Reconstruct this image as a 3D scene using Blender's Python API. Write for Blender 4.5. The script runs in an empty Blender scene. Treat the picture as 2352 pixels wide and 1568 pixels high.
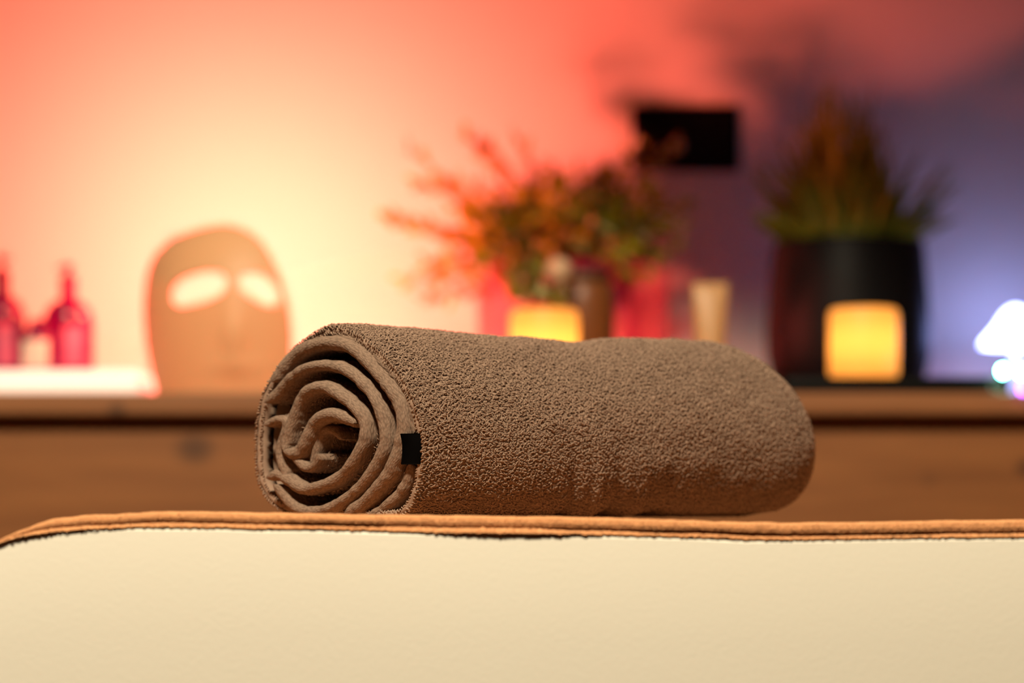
import bpy, bmesh, math, random
import numpy as np
from mathutils import Vector, Matrix

PI = math.pi
SC = bpy.context.scene
COL = SC.collection
rng = np.random.default_rng(7)
random.seed(7)

# ------------------------------------------------------------------ camera
FPX, CX, HY, CZ = 5553.0, 1176.0, 1176.0, 0.755      # focal length in px, principal column, horizon row, camera height
cam_d = bpy.data.cameras.new('camera')
cam = bpy.data.objects.new('camera', cam_d); COL.objects.link(cam)
cam.location = (0, 0, CZ)
cam.rotation_euler = (PI / 2, 0, 0)
cam_d.sensor_width = 36.0
cam_d.lens = FPX / 2352 * 36.0
cam_d.shift_y = (HY - 784) / 2352
cam_d.clip_start = 0.05
cam_d.dof.use_dof = True
cam_d.dof.focus_distance = 1.75
cam_d.dof.aperture_fstop = 2.9
cam_d.dof.aperture_blades = 0
SC.camera = cam

# ------------------------------------------------------------------ world, exposure
w = bpy.data.worlds.new('room_world'); SC.world = w
w.use_nodes = True
w.node_tree.nodes['Background'].inputs[0].default_value = (0.02, 0.015, 0.012, 1)
w.node_tree.nodes['Background'].inputs[1].default_value = 1.0
SC.view_settings.view_transform = 'Standard'
SC.view_settings.look = 'None'
SC.view_settings.exposure = 0.0
SC.view_settings.gamma = 1.0
SC.view_settings.use_curve_mapping = False
cy = SC.cycles
cy.use_denoising = True
cy.max_bounces = 6
cy.diffuse_bounces = 3
cy.glossy_bounces = 3
cy.transmission_bounces = 5
cy.sample_clamp_indirect = 4.0
cy.caustics_reflective = False
cy.caustics_refractive = False

# ------------------------------------------------------------------ large lamps of the room
def area(name, loc, target, size, power, color, size_y=None):
    d = bpy.data.lights.new(name, 'AREA')
    d.energy = power; d.color = color
    d.shape = 'RECTANGLE'; d.size = size; d.size_y = size_y or size
    o = bpy.data.objects.new(name, d); COL.objects.link(o)
    o.location = loc
    o.rotation_euler = (Vector(target) - Vector(loc)).to_track_quat('-Z', 'Y').to_euler()
    return o

def point(name, loc, power, color, r=0.02):
    d = bpy.data.lights.new(name, 'POINT')
    d.energy = power; d.color = color; d.shadow_soft_size = r
    o = bpy.data.objects.new(name, d); COL.objects.link(o); o.location = loc
    return o

def spot(name, loc, target, power, color, angle, blend, r):
    d = bpy.data.lights.new(name, 'SPOT')
    d.energy = power; d.color = color; d.spot_size = math.radians(angle); d.spot_blend = blend; d.shadow_soft_size = r
    o = bpy.data.objects.new(name, d); COL.objects.link(o)
    o.location = loc
    o.rotation_euler = (Vector(target) - Vector(loc)).to_track_quat('-Z', 'Y').to_euler()
    return o

spot('track_spot_light', (-0.28, 0.76, 2.45), (-0.04, 2.08, 0.60), 350, (1.0, 0.85, 0.60), 56.0, 0.12, 0.12)

# ------------------------------------------------------------------ helpers
def P(x, y, Y):
    """photo pixel (2352x1568) at depth Y -> world point"""
    return Vector(((x - CX) / FPX * Y, Y, CZ + (HY - y) / FPX * Y))

def zat(y, Y):
    return CZ + (HY - y) / FPX * Y

def xat(x, Y):
    return (x - CX) / FPX * Y

def tag(o, label, cat=None, group=None, kind=None):
    if label: o['label'] = label
    if cat: o['category'] = cat
    if group: o['group'] = group
    if kind: o['kind'] = kind
    return o

def thing(name, label, cat, loc=(0, 0, 0), group=None):
    o = bpy.data.objects.new(name, None); COL.objects.link(o)
    o.location = loc; o.empty_display_size = 0.05
    return tag(o, label, cat, group)

def link_mesh(name, me, mat, parent=None, smooth=True):
    o = bpy.data.objects.new(name, me); COL.objects.link(o)
    if mat: me.materials.append(mat)
    if smooth:
        me.polygons.foreach_set('use_smooth', np.ones(len(me.polygons), dtype=bool))
    if parent is not None:
        o.parent = parent
        o.matrix_parent_inverse = Matrix.Translation(-Vector(parent.location))
    return o

def mesh_np(name, V, F, mat, parent=None, smooth=True, uv=None):
    """V (n,3), F list of (m,k) int arrays"""
    V = np.asarray(V, dtype=np.float32)
    if not isinstance(F, (list, tuple)): F = [F]
    F = [np.asarray(f, dtype=np.int32) for f in F if len(f)]
    me = bpy.data.meshes.new(name)
    me.vertices.add(len(V)); me.vertices.foreach_set('co', V.ravel())
    li = np.concatenate([f.ravel() for f in F])
    sizes = np.concatenate([np.full(len(f), f.shape[1], dtype=np.int32) for f in F])
    starts = np.concatenate([[0], np.cumsum(sizes)[:-1]]).astype(np.int32)
    me.loops.add(len(li)); me.loops.foreach_set('vertex_index', li)
    me.polygons.add(len(sizes)); me.polygons.foreach_set('loop_start', starts)
    me.update(calc_edges=True)
    if uv is not None:
        ul = me.uv_layers.new(name='UVMap')
        ul.data.foreach_set('uv', np.asarray(uv, dtype=np.float32)[li].ravel())
    return link_mesh(name, me, mat, parent, smooth)

def mesh_bm(name, bm, mat, parent=None, smooth=True):
    me = bpy.data.meshes.new(name)
    bm.normal_update(); bm.to_mesh(me); bm.free()
    return link_mesh(name, me, mat, parent, smooth)

def grid_faces(nu, nv, close_u=False, close_v=False, off=0):
    iu = np.arange(nu if close_u else nu - 1); iv = np.arange(nv if close_v else nv - 1)
    a, b = np.meshgrid(iu, iv, indexing='ij')
    a2, b2 = (a + 1) % nu, (b + 1) % nv
    return off + np.stack([a * nv + b, a2 * nv + b, a2 * nv + b2, a * nv + b2], -1).reshape(-1, 4)

def catmull(pts, n, closed=False):
    p = np.asarray(pts, dtype=float)
    m = len(p)
    if closed:
        q = np.vstack([p[-1], p, p[0], p[1]])
        segs = m
    else:
        q = np.vstack([2 * p[0] - p[1], p, 2 * p[-1] - p[-2]])
        segs = m - 1
    out = []
    for i in range(segs):
        t = np.linspace(0, 1, 24, endpoint=False)[:, None]
        a, b, c, d = q[i], q[i + 1], q[i + 2], q[i + 3]
        out.append(0.5 * (2 * b + (c - a) * t + (2 * a - 5 * b + 4 * c - d) * t ** 2 + (3 * b - a - 3 * c + d) * t ** 3))
    out = np.vstack(out + ([] if closed else [p[-1:]]))
    if closed: out = np.vstack([out, out[:1]])
    L = np.concatenate([[0], np.cumsum(np.linalg.norm(np.diff(out, axis=0), axis=1))])
    s = np.linspace(0, L[-1], n + 1)[:-1] if closed else np.linspace(0, L[-1], n)
    return np.stack([np.interp(s, L, out[:, k]) for k in range(out.shape[1])], -1)

def smoothnoise(x, seed, freq):
    """smooth 1-D value noise in about -1..1"""
    r = np.random.default_rng(seed).uniform(-1, 1, 4096)
    x = np.asarray(x) * freq + 1000.0
    i = np.floor(x).astype(int); f = x - i; f = f * f * (3 - 2 * f)
    return r[i % 4096] * (1 - f) + r[(i + 1) % 4096] * f

def noise2(a, b, seed):
    r = np.random.default_rng(seed).uniform(-1, 1, (256, 256))
    a = np.asarray(a) + 500.0; b = np.asarray(b) + 500.0
    i = np.floor(a).astype(int); j = np.floor(b).astype(int)
    f = a - i; g = b - j
    f = f * f * (3 - 2 * f); g = g * g * (3 - 2 * g)
    i0, i1, j0, j1 = i % 256, (i + 1) % 256, j % 256, (j + 1) % 256
    return (r[i0, j0] * (1 - f) + r[i1, j0] * f) * (1 - g) + (r[i0, j1] * (1 - f) + r[i1, j1] * f) * g

def bm_box(bm, lo, hi, bevel=0.0, seg=2):
    r = bmesh.ops.create_cube(bm, size=1.0)
    vs = r['verts']
    for v in vs:
        v.co = Vector([lo[k] + (v.co[k] + 0.5) * (hi[k] - lo[k]) for k in range(3)])
    if bevel > 0:
        es = list({e for v in vs for e in v.link_edges})
        bmesh.ops.bevel(bm, geom=es, offset=bevel, segments=seg, affect='EDGES', profile=0.5)

def box(name, lo, hi, mat, parent=None, bevel=0.0, seg=2, smooth=False):
    bm = bmesh.new(); bm_box(bm, lo, hi, bevel, seg)
    return mesh_bm(name, bm, mat, parent, smooth)

def lathe(name, prof, c, mat, parent=None, n=48, cap=True):
    """prof: list of (r, z) from bottom to top, around vertical axis at c"""
    prof = [(max(r, 1e-5), z) for r, z in prof]
    a = np.arange(n) / n * 2 * PI
    V = np.array([[c[0] + r * math.cos(t), c[1] + r * math.sin(t), c[2] + z] for r, z in prof for t in a])
    m = len(prof)
    f = grid_faces(m, n, close_v=True)[:, ::-1]
    bm_ = [f]
    V = list(V)
    if cap:
        tri = []
        b = len(V); V.append([c[0], c[1], c[2] + prof[0][1]])
        t = len(V); V.append([c[0], c[1], c[2] + prof[-1][1]])
        for i in range(n):
            tri.append([b, (i + 1) % n, i]); tri.append([t, (m - 1) * n + i, (m - 1) * n + (i + 1) % n])
        bm_.append(np.array(tri))
    return mesh_np(name, np.array(V), bm_, mat, parent)

def tube_arrays(pts, rad, sides=8, off=0):
    pts = np.asarray(pts, float); n = len(pts)
    rad = np.full(n, rad) if np.isscalar(rad) else np.asarray(rad)
    T = np.gradient(pts, axis=0); T /= np.linalg.norm(T, axis=1)[:, None] + 1e-9
    up = np.array([0.123, 0.31, 0.94]); A = np.cross(T, up); A /= np.linalg.norm(A, axis=1)[:, None] + 1e-9
    B = np.cross(T, A)
    a = np.arange(sides) / sides * 2 * PI
    V = pts[:, None, :] + rad[:, None, None] * (A[:, None, :] * np.cos(a)[None, :, None] + B[:, None, :] * np.sin(a)[None, :, None])
    return V.reshape(-1, 3), grid_faces(n, sides, close_v=True, off=off)

# ------------------------------------------------------------------ materials
def new_mat(name):
    m = bpy.data.materials.new(name); m.use_nodes = True
    nt = m.node_tree; b = nt.nodes['Principled BSDF']
    return m, nt, b

def mat_basic(name, color, rough=0.6, spec=0.5, noise=0.0, nscale=20.0, bump=0.0, bscale=200.0, sheen=0.0, metal=0.0, coat=0.0):
    m, nt, b = new_mat(name)
    b.inputs['Base Color'].default_value = (*color, 1)
    b.inputs['Roughness'].default_value = rough
    b.inputs['Specular IOR Level'].default_value = spec
    b.inputs['Metallic'].default_value = metal
    b.inputs['Sheen Weight'].default_value = sheen
    b.inputs['Coat Weight'].default_value = coat
    tc = nt.nodes.new('ShaderNodeTexCoord')
    if noise > 0:
        n = nt.nodes.new('ShaderNodeTexNoise'); n.inputs['Scale'].default_value = nscale; n.inputs['Detail'].default_value = 4
        nt.links.new(tc.outputs['Object'], n.inputs['Vector'])
        r = nt.nodes.new('ShaderNodeMixRGB'); r.blend_type = 'MIX'
        r.inputs[1].default_value = (*[c * (1 - noise) for c in color], 1)
        r.inputs[2].default_value = (*[min(1, c * (1 + noise)) for c in color], 1)
        nt.links.new(n.outputs['Fac'], r.inputs[0]); nt.links.new(r.outputs[0], b.inputs['Base Color'])
    if bump > 0:
        n2 = nt.nodes.new('ShaderNodeTexNoise'); n2.inputs['Scale'].default_value = bscale; n2.inputs['Detail'].default_value = 3
        nt.links.new(tc.outputs['Object'], n2.inputs['Vector'])
        bp = nt.nodes.new('ShaderNodeBump'); bp.inputs['Strength'].default_value = bump; bp.inputs['Distance'].default_value = 0.002
        nt.links.new(n2.outputs['Fac'], bp.inputs['Height']); nt.links.new(bp.outputs[0], b.inputs['Normal'])
    return m

def mat_wood(name, light, dark, knots):
    m, nt, b = new_mat(name)
    tc = nt.nodes.new('ShaderNodeTexCoord')
    mp = nt.nodes.new('ShaderNodeMapping'); mp.inputs['Scale'].default_value = (2.0, 8.0, 22.0)
    nt.links.new(tc.outputs['Object'], mp.inputs['Vector'])
    n = nt.nodes.new('ShaderNodeTexNoise'); n.inputs['Scale'].default_value = 2.2; n.inputs['Detail'].default_value = 6; n.inputs['Distortion'].default_value = 0.6
    nt.links.new(mp.outputs[0], n.inputs['Vector'])
    cr = nt.nodes.new('ShaderNodeValToRGB')
    cr.color_ramp.elements[0].position = 0.3; cr.color_ramp.elements[0].color = (*dark, 1)
    cr.color_ramp.elements[1].position = 0.7; cr.color_ramp.elements[1].color = (*light, 1)
    nt.links.new(n.outputs['Fac'], cr.inputs[0])
    out = cr.outputs[0]
    for (kx, kz, kr, kd) in knots:
        mk = nt.nodes.new('ShaderNodeMapping')
        mk.inputs['Location'].default_value = (-kx / kr, 0, -kz / (kr * 0.8)); mk.inputs['Scale'].default_value = (1 / kr, 0.0, 1 / (kr * 0.8))
        nt.links.new(tc.outputs['Object'], mk.inputs['Vector'])
        ln = nt.nodes.new('ShaderNodeVectorMath'); ln.operation = 'LENGTH'; nt.links.new(mk.outputs[0], ln.inputs[0])
        mr = nt.nodes.new('ShaderNodeMapRange'); mr.inputs[1].default_value = 0.4; mr.inputs[2].default_value = 1.2; mr.inputs[3].default_value = kd; mr.inputs[4].default_value = 0.0
        nt.links.new(ln.outputs['Value'], mr.inputs[0])
        mx = nt.nodes.new('ShaderNodeMixRGB'); mx.inputs[2].default_value = (*[c * 0.25 for c in dark], 1)
        nt.links.new(mr.outputs[0], mx.inputs[0]); nt.links.new(out, mx.inputs[1]); out = mx.outputs[0]
    nt.links.new(out, b.inputs['Base Color'])
    b.inputs['Roughness'].default_value = 0.55
    bp = nt.nodes.new('ShaderNodeBump'); bp.inputs['Strength'].default_value = 0.15; bp.inputs['Distance'].default_value = 0.002
    nt.links.new(n.outputs['Fac'], bp.inputs['Height']); nt.links.new(bp.outputs[0], b.inputs['Normal'])
    return m

def mat_emit(name, color, strength):
    m = bpy.data.materials.new(name); m.use_nodes = True
    nt = m.node_tree; nt.nodes.clear()
    e = nt.nodes.new('ShaderNodeEmission'); e.inputs[0].default_value = (*color, 1); e.inputs[1].default_value = strength
    o = nt.nodes.new('ShaderNodeOutputMaterial'); nt.links.new(e.outputs[0], o.inputs[0])
    return m

def mat_translucent(name, color, tcolor, mix, gloss=0.06, rough=0.25, noise=0.0):
    m = bpy.data.materials.new(name); m.use_nodes = True
    nt = m.node_tree; nt.nodes.clear()
    d = nt.nodes.new('ShaderNodeBsdfDiffuse'); d.inputs[0].default_value = (*color, 1)
    t = nt.nodes.new('ShaderNodeBsdfTranslucent'); t.inputs[0].default_value = (*tcolor, 1)
    mx = nt.nodes.new('ShaderNodeMixShader'); mx.inputs[0].default_value = mix
    nt.links.new(d.outputs[0], mx.inputs[1]); nt.links.new(t.outputs[0], mx.inputs[2])
    g = nt.nodes.new('ShaderNodeBsdfGlossy'); g.inputs['Roughness'].default_value = rough
    fr = nt.nodes.new('ShaderNodeFresnel'); fr.inputs[0].default_value = 1.45
    ml = nt.nodes.new('ShaderNodeMath'); ml.operation = 'MULTIPLY'; ml.inputs[1].default_value = gloss / 0.04
    ml.use_clamp = True
    nt.links.new(fr.outputs[0], ml.inputs[0])
    m2 = nt.nodes.new('ShaderNodeMixShader')
    nt.links.new(ml.outputs[0], m2.inputs[0]); nt.links.new(mx.outputs[0], m2.inputs[1]); nt.links.new(g.outputs[0], m2.inputs[2])
    if noise:
        tc = nt.nodes.new('ShaderNodeTexCoord'); n = nt.nodes.new('ShaderNodeTexNoise'); n.inputs['Scale'].default_value = 30
        nt.links.new(tc.outputs['Object'], n.inputs['Vector'])
        r = nt.nodes.new('ShaderNodeMixRGB')
        r.inputs[1].default_value = (*[c * (1 - noise) for c in color], 1); r.inputs[2].default_value = (*[c * (1 + noise) for c in color], 1)
        nt.links.new(n.outputs['Fac'], r.inputs[0]); nt.links.new(r.outputs[0], d.inputs[0])
    o = nt.nodes.new('ShaderNodeOutputMaterial'); nt.links.new(m2.outputs[0], o.inputs[0])
    return m

TOWEL = (0.245, 0.163, 0.120)
M_terry = mat_basic('terry_cloth', TOWEL, 1.0, 0.1, noise=0.18, nscale=90)
def mat_knit():
    m, nt, b = new_mat('knit_hem')
    b.inputs['Roughness'].default_value = 1.0; b.inputs['Specular IOR Level'].default_value = 0.1
    uv = nt.nodes.new('ShaderNodeUVMap')
    mp = nt.nodes.new('ShaderNodeMapping'); mp.inputs['Scale'].default_value = (360, 900, 1)
    nt.links.new(uv.outputs[0], mp.inputs['Vector'])
    n = nt.nodes.new('ShaderNodeTexNoise'); n.inputs['Scale'].default_value = 0.35; n.inputs['Detail'].default_value = 2
    nt.links.new(mp.outputs[0], n.inputs['Vector'])
    ad = nt.nodes.new('ShaderNodeMixRGB'); ad.blend_type = 'ADD'; ad.inputs[0].default_value = 0.9
    nt.links.new(mp.outputs[0], ad.inputs[1]); nt.links.new(n.outputs['Color'], ad.inputs[2])
    v = nt.nodes.new('ShaderNodeTexVoronoi'); v.inputs['Scale'].default_value = 1.0
    nt.links.new(ad.outputs[0], v.inputs['Vector'])
    cr = nt.nodes.new('ShaderNodeValToRGB')
    cr.color_ramp.elements[0].position = 0.15; cr.color_ramp.elements[0].color = (*[c * 0.90 for c in TOWEL], 1)
    cr.color_ramp.elements[1].position = 0.85; cr.color_ramp.elements[1].color = (*[c * 0.5 for c in TOWEL], 1)
    nt.links.new(v.outputs['Distance'], cr.inputs[0]); nt.links.new(cr.outputs[0], b.inputs['Base Color'])
    bp = nt.nodes.new('ShaderNodeBump'); bp.inputs['Strength'].default_value = 0.5; bp.inputs['Distance'].default_value = 0.0008; bp.invert = True
    nt.links.new(v.outputs['Distance'], bp.inputs['Height']); nt.links.new(bp.outputs[0], b.inputs['Normal'])
    return m
M_knit = mat_knit()
M_tag = mat_basic('black_tag', (0.0015, 0.0013, 0.0013), 0.9, 0.02)
M_tan = mat_basic('tan_terry', (0.64, 0.315, 0.145), 1.0, 0.1, noise=0.15, nscale=120)
M_pad = mat_basic('white_upholstery', (0.80, 0.755, 0.66), 0.7, 0.2, noise=0.015, nscale=4, bump=0.05, bscale=300)
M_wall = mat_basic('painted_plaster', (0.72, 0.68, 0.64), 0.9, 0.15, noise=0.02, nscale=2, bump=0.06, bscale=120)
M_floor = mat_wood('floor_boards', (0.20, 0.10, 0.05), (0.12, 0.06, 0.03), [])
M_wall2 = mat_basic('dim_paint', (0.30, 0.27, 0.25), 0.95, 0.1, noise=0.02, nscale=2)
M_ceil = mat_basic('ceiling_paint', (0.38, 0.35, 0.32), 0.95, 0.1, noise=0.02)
KX = [(xat(450, 2.97), zat(1030, 2.97), 0.026, 0.75), (xat(2356, 2.97), zat(1075, 2.97), 0.016, 0.8), (xat(2130, 2.97), zat(1100, 2.97), 0.012, 0.25)]
M_wood = mat_wood('pine_panel', (0.29, 0.104, 0.026), (0.205, 0.068, 0.015), KX)
KT = [(xat(268, 2.93), zat(940, 2.93), 0.012, 0.7)]
M_woodtop = mat_wood('pine_worktop', (0.29, 0.108, 0.032), (0.21, 0.076, 0.022), KT)

# ------------------------------------------------------------------ room shell
WY = 3.62           # back wall
def struct(o):
    o['kind'] = 'structure'; return o
XL, XR, YF, ZC = -1.9, 1.9, -1.4, 2.55
struct(box('wall_back', (XL - .1, WY, 0), (XR + .1, WY + .1, ZC), M_wall))
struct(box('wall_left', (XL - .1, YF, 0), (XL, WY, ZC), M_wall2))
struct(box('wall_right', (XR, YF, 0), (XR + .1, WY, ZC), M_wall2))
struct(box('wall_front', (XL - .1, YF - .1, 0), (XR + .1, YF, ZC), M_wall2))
struct(box('floor', (XL - .1, YF - .1, -.1), (XR + .1, WY + .1, 0), M_floor))
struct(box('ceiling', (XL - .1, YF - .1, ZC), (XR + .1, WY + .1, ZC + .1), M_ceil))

# ------------------------------------------------------------------ massage table: white padded top, legs
TY0, TY1 = 1.60, 2.27
_px = np.array([-400, 0, 40, 80, 120, 200, 300, 420, 500, 600, 700, 800, 1000, 1200, 1400, 1600, 1700, 1900, 2000, 2150, 2352, 2900])
_tp = np.array([1240, 1240, 1222, 1206, 1195, 1186, 1180, 1177, 1177, 1179, 1182, 1183, 1186, 1188, 1192, 1198, 1202, 1203, 1201, 1198, 1197, 1197])   # top of the blanket
_bt = np.array([1248, 1246, 1234, 1227, 1223, 1216, 1212, 1213, 1213, 1217, 1216, 1219, 1225, 1228, 1230, 1235, 1241, 1240, 1238, 1236, 1235, 1235])   # top of the white pad
X0T = -0.338
def prof(X, arr):
    """height of a line over X, following the rounded left end"""
    X = np.asarray(X, float)
    px = X / TY0 * FPX + CX
    return CZ + (HY - np.interp(px, _px, arr)) / FPX * TY0

XE = X0T                                    # x where the ellipse takes over
# x stations: body then rounded end (list of X and drop)
xs_body = np.linspace(1.45, X0T, 150)
ang = np.linspace(0, 1, 14)[1:]
# continue from slope at px 0 down with a quarter ellipse to a vertical end
endX = X0T - 0.075 * np.sin(ang * PI / 2)
endD = 0.085 * (1 - np.cos(ang * PI / 2)) + 0.45 * (X0T - endX) * (1 - ang)
def pad_line(arr, sink):
    zb = prof(xs_body, arr) - sink
    ze = (prof(np.array([X0T]), arr)[0] - sink) - endD
    return np.concatenate([xs_body, endX]), np.concatenate([zb, ze])

root = thing('massage_table', 'wide cream white padded massage table filling the foreground under the brown blanket', 'massage table', (0.5, 1.93, 0))
PX, PZ = pad_line(_bt, 0.0)
ZB = 0.43
# section: front bottom -> front top edge -> top -> back
sec = [(0.012, 0.0), (0.003, 0.012), (0.0, 0.05), (-0.002, 0.15), (-0.001, 0.25)]
sec_n = 5
r_e = 0.0022
for a in np.linspace(0, PI / 2, 8):
    sec.append((r_e - r_e * math.cos(a), ('t', -r_e + r_e * math.sin(a))))
for f in (0.25, 0.5, 0.75):
    sec.append((f * (TY1 - TY0), ('t', -0.016 * f)))
for a in np.linspace(0, PI / 2, 8):
    sec.append((TY1 - TY0 - r_e + r_e * math.sin(a), ('t', -0.014 - r_e + r_e * math.cos(a))))
sec += [(TY1 - TY0, 0.2), (TY1 - TY0 - 0.003, 0.02), (TY1 - TY0 - 0.012, 0.0)]
V = []
for i, (x, zt) in enumerate(zip(PX, PZ)):
    for (dy, dz) in sec:
        z = zt + dz[1] if isinstance(dz, tuple) else ZB + dz / 0.3 * (zt - 0.02 - ZB)
        V.append((x, TY0 + dy, z))
nS = len(sec)
# vertical end below the ellipse
for k, z in enumerate(np.linspace(PZ[-1], ZB, 6)[1:]):
    for (dy, dz) in sec:
        zz = z + (dz[1] if isinstance(dz, tuple) else dz / 0.3 * -0.0)
        zz = min(zz, z) if isinstance(dz, tuple) else min(z, ZB + dz)
        V.append((PX[-1] - 0.002 * (k < 4), TY0 + dy, max(zz, ZB)))
V = np.array(V); nX = len(PX) + 5
F = [grid_faces(nX, nS), np.array([[i * nS, (i + 1) * nS, (i + 1) * nS + nS - 1, i * nS + nS - 1] for i in range(nX - 1)]), np.array([list(range(nS))])]
pad = mesh_np('padded_top', V, F, M_pad, root)
M_leg = mat_basic('table_leg_wood', (0.35, 0.2, 0.1), 0.5, 0.4, noise=0.1)
for lx in (-0.25, 1.30):
    for ly in (TY0 + 0.10, TY1 - 0.10):
        box('leg', (lx - .03, ly - .03, 0), (lx + .03, ly + .03, ZB + 0.001), M_leg, root, 0.006)

# ------------------------------------------------------------------ pile loops (terry cloth)
def loops(Pn, N, T, length, height, rad, segs=5, sides=4, seed=1):
    """many small bent yarn loops as one vertex / face array"""
    r = np.random.default_rng(seed)
    n = len(Pn)
    N = N / (np.linalg.norm(N, axis=1)[:, None] + 1e-9)
    T = T - N * np.sum(T * N, axis=1)[:, None]; T /= np.linalg.norm(T, axis=1)[:, None] + 1e-9
    B = np.cross(N, T)
    L = length * r.uniform(0.65, 1.35, n); H = height * r.uniform(0.5, 1.5, n); R = rad * r.uniform(0.75, 1.25, n)
    cu = r.uniform(-0.35, 0.35, n); sk = r.uniform(-0.5, 0.5, n)
    s = np.linspace(-1, 1, segs + 1)
    ctr = (Pn[:, None, :] + T[:, None, :] * (L[:, None] * (s[None] * 0.5 + sk[:, None] * 0.25 * (1 - s[None] ** 2)))[..., None]
           + N[:, None, :] * (H[:, None] * (1 - np.abs(s[None]) ** 2.2) - 0.35 * height)[..., None]
           + B[:, None, :] * (L[:, None] * cu[:, None] * (1 - s[None] ** 2) * 0.8)[..., None])
    tn = np.gradient(ctr, axis=1); tn /= np.linalg.norm(tn, axis=2)[..., None] + 1e-9
    A1 = np.cross(tn, N[:, None, :] + 0.3 * T[:, None, :]); A1 /= np.linalg.norm(A1, axis=2)[..., None] + 1e-9
    A2 = np.cross(tn, A1)
    a = np.arange(sides) / sides * 2 * PI
    taper = np.sqrt(np.clip(1.05 - np.abs(s) ** 4, 0.05, 1))
    V = ctr[:, :, None, :] + (R[:, None] * taper[None])[:, :, None, None] * (A1[:, :, None, :] * np.cos(a)[None, None, :, None] + A2[:, :, None, :] * np.sin(a)[None, None, :, None])
    per = (segs + 1) * sides
    f = grid_faces(segs + 1, sides, close_v=True)
    Fq = (f[None] + (np.arange(n) * per)[:, None, None]).reshape(-1, 4)
    return V.reshape(-1, 3), Fq

def join(parts):
    Vs, Fs, off = [], [], 0
    for V, F in parts:
        Vs.append(V); Fs.append(np.asarray(F) + off); off += len(V)
    return np.vstack(Vs), np.vstack(Fs)

# ------------------------------------------------------------------ tan blanket on the table
def blanket():
    XS = np.concatenate([np.linspace(1.44, 0.42, 60, endpoint=False), np.linspace(0.42, X0T, 800)])
    t_top = np.concatenate([prof(XS, _tp)]); t_bot = np.concatenate([prof(XS, _bt)])
    wv = smoothnoise(XS, 3, 38) * 0.0007 + smoothnoise(XS, 4, 140) * 0.0004
    lowseg = np.clip(smoothnoise(XS, 9, 9) + 0.25, 0, 1)
    V = []
    for i, x in enumerate(XS):
        zt, zb = t_top[i] + wv[i] * 0.6, t_bot[i] - 0.0002
        th = zt - zb
        lip = TY0 + 0.0008 + smoothnoise(x, 5, 30) * 0.0012
        zc = zb + th * (0.36 + 0.08 * float(smoothnoise(x, 6, 22)))      # crease between the two folded layers
        low_out = TY0 + 0.0002 - 0.0016 * float(lowseg[i])
        zm = (zc + zb) / 2
        pts = [(TY0 + 0.010, zb), (low_out + 0.0025, zb + 0.0002), (low_out, zb + (zm - zb) * 0.6), (low_out + 0.0004, zm), (low_out + 0.0026, zc - 0.0004),
               (TY0 + 0.008, zc), (lip + 0.0022, zc + 0.0006), (lip + 0.0003, zc + (zt - zc) * 0.25), (lip, zc + (zt - zc) * 0.5),
               (lip + 0.001, zc + (zt - zc) * 0.78), (lip + 0.0035, zt - 0.0007), (lip + 0.008, zt), (lip + 0.03, zt), (TY0 + 0.15, zt - 0.002), (TY0 + 0.33, zt - 0.007), (TY0 + 0.60, zt - 0.014),
               (TY1 + 0.004, zt - 0.020), (TY1 + 0.008, zt - 0.028), (TY1 + 0.010, zb - 0.05), (TY1 + 0.002, zb - 0.05), (TY1 + 0.001, zb - 0.016)]
        V += [(x, y, z) for y, z in pts]
    n = len(pts)
    # left tip: a few stations tapering over the rounded end
    tx = np.linspace(0, 1, 10)[1:]
    base = np.array(V[-n:])
    for t in tx:
        q = base.copy()
        q[:, 0] = X0T - 0.016 * t
        q[:, 2] = base[:, 2] - 0.45 * 0.016 * t - 0.004 * t * t
        mid = q[:, 2].mean()
        k = 1 - 0.55 * t ** 3
        V += [tuple(v) for v in q]
    V = np.array(V)
    nX = len(XS) + 9
    Fq = np.vstack([grid_faces(nX, n), np.array([[i * n + n - 1, (i + 1) * n + n - 1, (i + 1) * n, i * n] for i in range(nX - 1)])])
    # pile on the front edge and the near part of the top
    G = V.reshape(nX, n, 3)
    m = 78000
    ii = rng.uniform(50, 866, m); pj = rng.choice(np.arange(6, 14), m, p=np.array([1, 2, 2, 2, 2, 2, 3, 3.]) / 17.0) + rng.uniform(0, 1, m) ** 1.6
    i0 = ii.astype(int); j0 = pj.astype(int); fi = (ii - i0)[:, None]; fj = (pj - j0)[:, None]
    p = (G[i0, j0] * (1 - fi) + G[i0 + 1, j0] * fi) * (1 - fj) + (G[i0, j0 + 1] * (1 - fi) + G[i0 + 1, j0 + 1] * fi) * fj
    du = G[i0 + 1, j0] - G[i0, j0]; dv = G[i0, j0 + 1] - G[i0, j0]
    N = np.cross(dv, du)
    T = np.stack([rng.normal(1, .4, m), rng.normal(0, .6, m), rng.normal(0, .6, m)], -1)
    LV, LF = loops(p, N, T, 0.0024, 0.0007, 0.00026, 3, 3, 11)
    m2 = 9000
    ii = rng.uniform(50, 866, m2); pj = 1.3 + rng.uniform(0, 2.6, m2); i0 = ii.astype(int); j0 = pj.astype(int); fi = (ii - i0)[:, None]; fj = (pj - j0)[:, None]
    p2 = (G[i0, j0] * (1 - fi) + G[i0 + 1, j0] * fi) * (1 - fj) + (G[i0, j0 + 1] * (1 - fi) + G[i0 + 1, j0 + 1] * fi) * fj
    N2 = np.cross(G[i0, j0 + 1] - G[i0, j0], G[i0 + 1, j0] - G[i0, j0])
    LV2, LF2 = loops(p2, N2, np.tile([1., 0, 0], (m2, 1)), 0.0035, 0.0004, 0.0003, 3, 3, 12)
    AV, AF = join([(V, Fq), (LV, LF), (LV2, LF2)])
    o = mesh_np('blanket', AV, AF, M_tan)
    return tag(o, 'tan terry blanket folded double over the white massage table', 'blanket')
blanket()

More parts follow.
